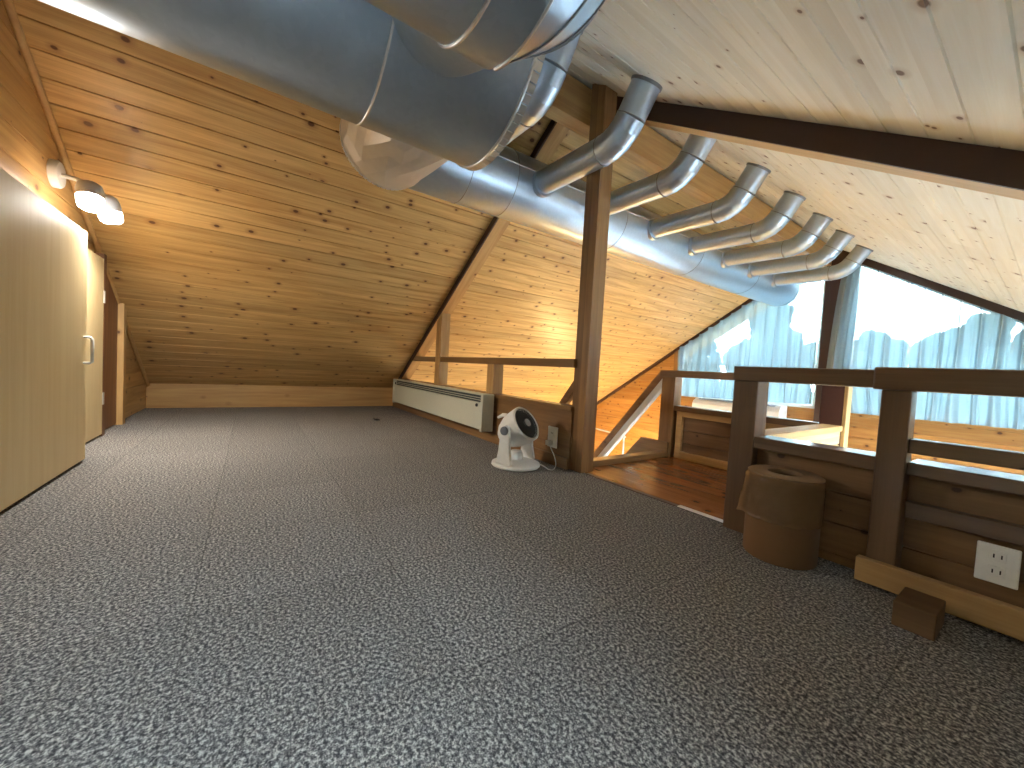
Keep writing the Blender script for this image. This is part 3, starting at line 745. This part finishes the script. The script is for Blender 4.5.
# ------------------------------------------------------------------ wall lamp with two heads
lp = empty('wall_lamp', (-2.98, -0.85, 1.40), 'double-headed grey wall lamp, lit, above the plywood doors', 'lamp')
R90 = Matrix.Rotation(-math.pi/2, 4, 'X')
bp_ = nb(); lathe(bp_, [(0,0),(0.068,0),(0.068,0.022),(0.060,0.032),(0,0.034)], 40, Matrix.Translation((-2.98,-0.85,1.46)) @ R90)
obj('base_plate', bp_, M_white, lp)
ar = nb(); tube(ar, [(-2.98,-0.82,1.46),(-2.96,-0.76,1.45),(-2.93,-0.72,1.43)], 0.011, 12); tube(ar, [(-2.89,-0.70,1.42),(-2.95,-0.72,1.43),(-3.04,-0.68,1.42)], 0.010, 12)
obj('arm', ar, M_white, lp)
def lamp_head(p, d):
    d = Vector(d).normalized(); q = d.to_track_quat('Z', 'Y').to_matrix().to_4x4(); Mx = Matrix.Translation(p) @ q
    hb_ = nb(); lathe(hb_, [(0,-0.085),(0.030,-0.083),(0.046,-0.070),(0.052,-0.045),(0.053,0.0),(0.051,0.001),(0.049,-0.01),(0,-0.01)], 40, Mx)
    hd = obj('lamp_head', hb_, M_lamp, lp)
    gb_ = nb(); lathe(gb_, [(0,-0.012),(0.0475,-0.012),(0.050,0.02),(0.046,0.048),(0.032,0.060),(0,0.064)], 40, Mx)
    tagit(obj('bulb', gb_, M_glow, hd), 'glowing white bulb')
    l = bpy.data.lights.new('lamp_light', 'SPOT'); l.energy = 19; l.color = (1.0,0.93,0.82); l.shadow_soft_size = 0.045; l.spot_size = math.radians(165); l.spot_blend = 0.6
    lo = bpy.data.objects.new('lamp_light', l); C.objects.link(lo); lo.matrix_world = Matrix.Translation(Vector(p)+d*0.09) @ (-d).to_track_quat('Z','Y').to_matrix().to_4x4()
lamp_head((-2.87,-0.69,1.345), (0.32,0.10,-1.0))
lamp_head((-3.05,-0.66,1.34), (-0.12,0.20,-1.0))
# lamp in the room below the stairwell
l = bpy.data.lights.new('downstairs_lamp', 'POINT'); l.energy = 45; l.color = (1.0,0.72,0.30); l.shadow_soft_size = 0.15
lo = bpy.data.objects.new('downstairs_lamp', l); C.objects.link(lo); lo.location = (-4.4, 5.1, -0.95)

# ------------------------------------------------------------------ heater on the low wall
ht = empty('wall_heater', (-3.68, 1.55, 0.09), 'long cream wall convector mounted low on the brown wall', 'heater')
hb = nb(); box(hb, -4.80, -2.60, 1.505, 1.605, 0.105, 0.318, 0.004); box(hb, -4.80, -2.60, 1.595, 1.605, 0.318, 0.386, 0.001); box(hb, -4.80, -2.60, 1.520, 1.595, 0.374, 0.386, 0.002)
obj('casing', hb, M_cream, ht)
tagit(obj('vent_grille', B(-4.78, -2.61, 1.530, 1.594, 0.318, 0.374, 0.0), M_slot, ht), 'dark vent slot along the top')
for z_ in (0.334, 0.352): obj('vent_bar', B(-4.79, -2.605, 1.512, 1.520, z_, z_+0.005, 0.001), M_cream, ht)
obj('end_cap', B(-2.60, -2.565, 1.500, 1.607, 0.090, 0.388, 0.005), M_cream, ht)
obj('end_cap', B(-4.835, -4.80, 1.500, 1.607, 0.090, 0.388, 0.005), M_cream, ht)
kb = nb(); lathe(kb, [(0,0),(0.014,0),(0.012,0.010),(0,0.011)], 20, Matrix.Translation((-2.66,1.505,0.295)) @ Matrix.Rotation(math.pi/2,4,'X'))
obj('control_knob', kb, M_black, ht)
obj('badge', B(-4.765, -4.725, 1.503, 1.506, 0.325, 0.352, 0.001), M_black, ht)

# ------------------------------------------------------------------ circulator fan
FX, FY = -1.905, 1.375
YAW = Matrix.Translation((FX,FY,0)) @ Matrix.Rotation(math.radians(20), 4, 'Z') @ Matrix.Scale(1.13, 4)
fn = empty('circulator_fan', (FX, FY, 0), 'white round circulator fan standing on the carpet by the tall post', 'fan')
def T(bm): bm.transform(YAW); return bm
bs = nb(); lathe(bs, [(0,0.002),(0.128,0.002),(0.134,0.008),(0.132,0.020),(0.112,0.030),(0.085,0.034),(0.05,0.040),(0,0.042)], 56)
obj('base', T(bs), M_white, fn)
HC = Vector((0.0, 0, 0.205)); TL = math.radians(34)
for s in (-1, 1):
    a = nb(); sec = [(-0.048,0.028),(0.052,0.028),(0.034,0.10),(0.028,0.20),(0.020,0.226),(0,0.236),(-0.020,0.226),(-0.028,0.20),(-0.036,0.10)]
    prism(a, sec, 1, s*0.098, s*0.122, 0.006)
    obj('support_arm', T(a), M_white, fn)
    kb = nb(); lathe(kb, [(0,0),(0.024,0),(0.022,0.010),(0,0.012)], 28, Matrix.Translation((0, s*0.120, 0.205)) @ Matrix.Rotation(-s*math.pi/2, 4, 'X'))
    tagit(obj('pivot_knob', T(kb), M_greyp, fn), 'round grey pivot knob')
HM = Matrix.Translation(HC) @ Matrix.Rotation(math.pi/2 - TL, 4, 'Y')
hb = nb(); lathe(hb, [(0,-0.120),(0.030,-0.119),(0.052,-0.105),(0.075,-0.075),(0.093,-0.030),(0.099,0.010),(0.101,0.050),(0.100,0.066),(0.094,0.072),(0.085,0.066),(0.082,0.050),(0,0.048)], 56, HM)
head = obj('head', T(hb), M_white, fn)
gr = nb()
for R_, dz in ((0.030,0.074),(0.041,0.074),(0.052,0.073),(0.063,0.071),(0.074,0.069),(0.085,0.066)):
    torus(gr, (0,0,dz), (0,0,1), R_, 0.0016, 40, 6)
for k in range(36):
    a = 2*math.pi*k/36; b_ = a + 0.45
    tube(gr, [(0.022*math.cos(a),0.022*math.sin(a),0.074),(0.055*math.cos(a+0.25),0.055*math.sin(a+0.25),0.073),(0.087*math.cos(b_),0.087*math.sin(b_),0.065)], 0.0013, 5)
lathe(gr, [(0,0.052),(0.084,0.052),(0.084,0.054),(0,0.054)], 40)
gr.transform(HM); tagit(obj('front_grille', T(gr), M_grille, head), 'dark front grille')
hb = nb(); lathe(hb, [(0,0.066),(0.024,0.066),(0.022,0.078),(0,0.082)], 28, HM); obj('hub_cap', T(hb), plain('hub_silver',(0.55,0.58,0.62),0.3,0.6), head)
hb = nb(); tube(hb, [(-0.078,0.0,0.268),(-0.105,-0.0,0.268),(-0.138,-0.0,0.250)], 0.009, 12, radii=[0.012,0.011,0.008]); obj('rear_handle', T(hb), M_white, head)
pb = nb(); lathe(pb, [(0,0.03),(0.042,0.035),(0.036,0.07),(0.030,0.085),(0,0.09)], 32); obj('motor_neck', T(pb), M_white, fn)
cb_ = nb()
cp = [(-1.80,1.47,0.03),(-1.77,1.50,0.012),(-1.735,1.50,0.006),(-1.715,1.52,0.008),(-1.735,1.555,0.03),(-1.775,1.575,0.07),(-1.82,1.58,0.115),(-1.84,1.59,0.135),(-1.845,1.6,0.14)]
def smooth_path(P, n=6):
    P = [Vector(p) for p in P]; out_ = []
    for i in range(len(P)-1):
        p0 = P[max(i-1,0)]; p1 = P[i]; p2 = P[i+1]; p3 = P[min(i+2,len(P)-1)]
        for k in range(n):
            t_ = k/n; out_.append(0.5*((2*p1)+(p2-p0)*t_+(2*p0-5*p1+4*p2-p3)*t_*t_+(3*p1-p0-3*p2+p3)*t_**3))
    out_.append(P[-1]); return out_
tube(cb_, smooth_path(cp), 0.0032, 8)
cord = obj('power_cord', cb_, M_white); tagit(cord, 'thin white power cord between the fan and the outlet beside the post', 'cord')
box(pl_ := nb(), -1.860, -1.828, 1.565, 1.602, 0.128, 0.158, 0.003)
obj('plug', pl_, M_white, cord)
def outlet(x0, x1, z0, z1, y, sockets, label):
    e = empty('wall_outlet', ((x0+x1)/2, y, z0), label, 'outlet')
    obj('plate', B(x0, x1, y-0.008, y, z0, z1, 0.003), M_white, e)
    for (cx, cz, w_, hh) in sockets:
        s_ = obj('socket', B(cx-w_/2, cx+w_/2, y-0.0105, y-0.007, cz-hh/2, cz+hh/2, 0.001), M_white, e)
        sb_ = nb()
        for dx in (-0.0065, 0.0065): box(sb_, cx+dx-0.0013, cx+dx+0.0013, y-0.0115, y-0.009, cz-0.005, cz+0.005)
        obj('slots', sb_, M_black, s_)
outlet(-1.885, -1.795, 0.112, 0.245, 1.612, [(-1.84,0.205,0.03,0.035)], 'white wall outlet between the fan and the tall post')
outlet(-0.108, -0.036, 0.112, 0.213, 1.618, [(-0.072,0.185,0.028,0.026),(-0.072,0.145,0.028,0.026)], 'white double wall outlet on the dark guard wall at right')

# ------------------------------------------------------------------ cardboard tub
KX, KY, KR, KH = -0.535, 1.545, 0.108, 0.290
tub = empty('cardboard_tub', (KX, KY, 0), 'round brown cardboard tub with a holed lid against the guard wall', 'tub')
tbm = nb(); lathe(tbm, [(0,0.001),(KR-0.003,0.001),(KR,0.006),(KR,KH-0.012),(KR-0.004,KH-0.012),(KR-0.006,0.01),(0,0.01)], 64, Matrix.Translation((KX,KY,0)))
obj('body', tbm, M_card, tub)
lb = nb(); lathe(lb, [(0.050,KH-0.010),(KR+0.001,KH-0.010),(KR+0.002,KH),(KR-0.004,KH+0.004),(0.050,KH+0.004),(0.050,KH-0.010)], 64, Matrix.Translation((KX,KY,0)))
tagit(obj('lid', lb, M_cardl, tub), 'flat round lid with a round hole')
wb = nb(); ns, nz = 60, 10; rr = []
for j in range(nz+1):
    R = []
    for i in range(ns+1):
        a = math.radians(140 + 235*i/ns); t_ = j/nz
        k = math.sin(math.pi*i/ns)**0.4 if 0 < i < ns else 0
        fl = 0.004 + (0.003 + 0.024*t_**1.3*math.exp(-((i/ns-0.26)/0.15)**2))*k + 0.004*k*noise.noise(Vector((i*0.35, t_*5, 1)))
        zz = KH + 0.004 - t_*(0.155 + 0.012*noise.noise(Vector((i*0.2,0,3))))
        r_ = KR + fl if j > 0 else KR - 0.004
        R.append(wb.verts.new((KX + r_*math.cos(a), KY + r_*math.sin(a), zz)))
    rr.append(R)
for j in range(nz):
    for i in range(ns): wb.faces.new([rr[j][i], rr[j][i+1], rr[j+1][i+1], rr[j+1][i]]).smooth = True
bmesh.ops.solidify(wb, geom=wb.faces[:], thickness=0.0015)
M_tape = plain('glossy_brown_tape', (0.30,0.18,0.09), 0.2, bump=1.0, bscale=45)
tagit(obj('tape_wrap', wb, M_tape, tub), 'glossy crumpled brown wrap around the upper half')

# small things on the carpet
bb = nb(); box(bb, -0.216, -0.140, 1.372, 1.500, 0.0, 0.064, 0.003)
tagit(obj('wood_block', bb, M_block), 'small brown wood block on the carpet before the right guard wall', 'block')
cb2 = nb(); box(cb2, -4.02, -3.93, 1.06, 1.10, 0.0, 0.012, 0.004); 
tube(cb2, [(-3.95,1.08,0.008),(-3.90,1.09,0.006)], 0.004, 8)
tagit(obj('black_clip', cb2, M_black), 'tiny black object lying on the carpet in front of the heater', 'clip')

# ------------------------------------------------------------------ beyond the landing
ac = empty('air_conditioner', (-2.75, 5.92, 0.0), 'white air conditioner low on the gable wall under the left curtain', 'air conditioner')
ab = nb(); prism(ab, [(6.08,0.0),(5.86,0.0),(5.82,0.04),(5.82,0.22),(5.85,0.27),(5.92,0.30),(6.08,0.30)], 0, -3.36, -2.14, 0.01)
obj('casing', ab, M_white, ac)
vb = nb()
for k in range(5): box(vb, -3.28, -2.22, 5.86+k*0.035, 5.872+k*0.035, 0.288+0.003*k, 0.300+0.001*k)
tagit(obj('vent_slats', vb, M_greyp, ac), 'grey vent slats on top')
pp = nb(); tube(pp, smooth_path([(-4.50,4.5,-0.255),(-4.2,4.5,-0.262),(-3.62,4.5,-0.283),(-3.592,4.5,-0.30),(-3.588,4.5,-0.36),(-3.57,4.5,-2.45)], 4), 0.012, 10)
tube(pp, [(-4.50,4.5,-0.255),(-4.50,4.5,-2.45)], 0.012, 10)
tagit(obj('pipe_rail', pp, M_metalw), 'thin white metal pipe rail standing down in the stairwell', 'rail')
cc = nb(); tube(cc, [(-3.98,6.085,0.62),(-4.02,6.085,0.0),(-4.05,6.085,-0.30)], 0.009, 8)
cable = obj('wall_conduit', cc, M_trimdark); tagit(cable, 'thin brown conduit running down the far boards left of the curtain', 'pipe')
tagit(obj('junction_box', B(-3.93,-3.86,6.06,6.098,-0.30,-0.05,0.004), M_white), 'narrow white box on the far boards beside the landing post', 'box')

# ------------------------------------------------------------------ outdoors
struct('ground', B(-70, 70, -40, 120, -3.3, -3.2, 0), M_grass)
def tree(x, y, top, rad, seed, label):
    e = empty('tree', (x, y, -3.2), label, 'tree', 'trees outside the window')
    rnd = random.Random(seed)
    tb_ = nb(); tube(tb_, [(x,y,-3.2),(x+0.1,y,-1.0),(x,y,top-rad*0.8)], 0.2, 10, radii=[0.3,0.22,0.1]); obj('trunk', tb_, M_bark, e)
    cr = nb()
    for k in range(34):
        a = rnd.uniform(0, 6.28); zz = rnd.uniform(-1.9, 0.0); q = rnd.uniform(0, 1)**0.6
        wdt = rad*(0.35 + 0.65*math.sin(min(1.0, -zz/1.4)*math.pi*0.5))
        s_ = rad*rnd.uniform(0.22, 0.36)
        t_ = bmesh.new(); bmesh.ops.create_icosphere(t_, subdivisions=3, radius=s_)
        for v in t_.verts:
            v.co *= 1 + 0.35*noise.noise(v.co*(2.6/s_*0.5) + Vector((k,seed,0)))
        for f_ in t_.faces: f_.smooth = True
        merge(cr, t_, Matrix.Translation((x + q*wdt*math.cos(a), y + q*wdt*math.sin(a), top + zz*rad - s_*0.6)))
    obj('crown', cr, M_leaf, e)
TL_ = [(-12.0,21,3.1,1.5),(-8.1,20,4.2,1.7),(-5.3,24,3.2,1.5),(-4.0,16.5,2.0,1.2),(-3.9,28,3.0,1.6),(-1.4,17,2.9,1.4),(1.2,21,3.6,1.6),(-10.9,26,3.6,1.5)]
names = ['first pale tree seen through the left curtain from the left','tallest tree behind the left curtain','tree behind the centre post','low tree just right of the centre post','low treetops behind the middle of the right curtain','leafy tree behind the right part of the right curtain','tree at the right edge behind the curtain','outermost tree behind the left end of the left curtain']
for i, a in enumerate(TL_): tree(*a, i+3, names[i])

hd = nb()
for i in range(60):
    x = -22 + i*0.62; rnd = random.Random(i)
    t_ = bmesh.new(); bmesh.ops.create_icosphere(t_, subdivisions=3, radius=1.0)
    for v in t_.verts:
        v.co *= 1 + 0.30*noise.noise(v.co*2.3 + Vector((i,3,0)))
        v.co.x *= 0.62; v.co.y *= 0.7; v.co.z *= 2.1 + rnd.uniform(-0.12, 0.12)
    for f_ in t_.faces: f_.smooth = True
    merge(hd, t_, Matrix.Translation((x, 12.0 + rnd.uniform(-0.2,0.2), -1.35)))
tagit(obj('hedge', hd, M_leaf), 'long low hedge across the view under the trees outside', 'hedge')
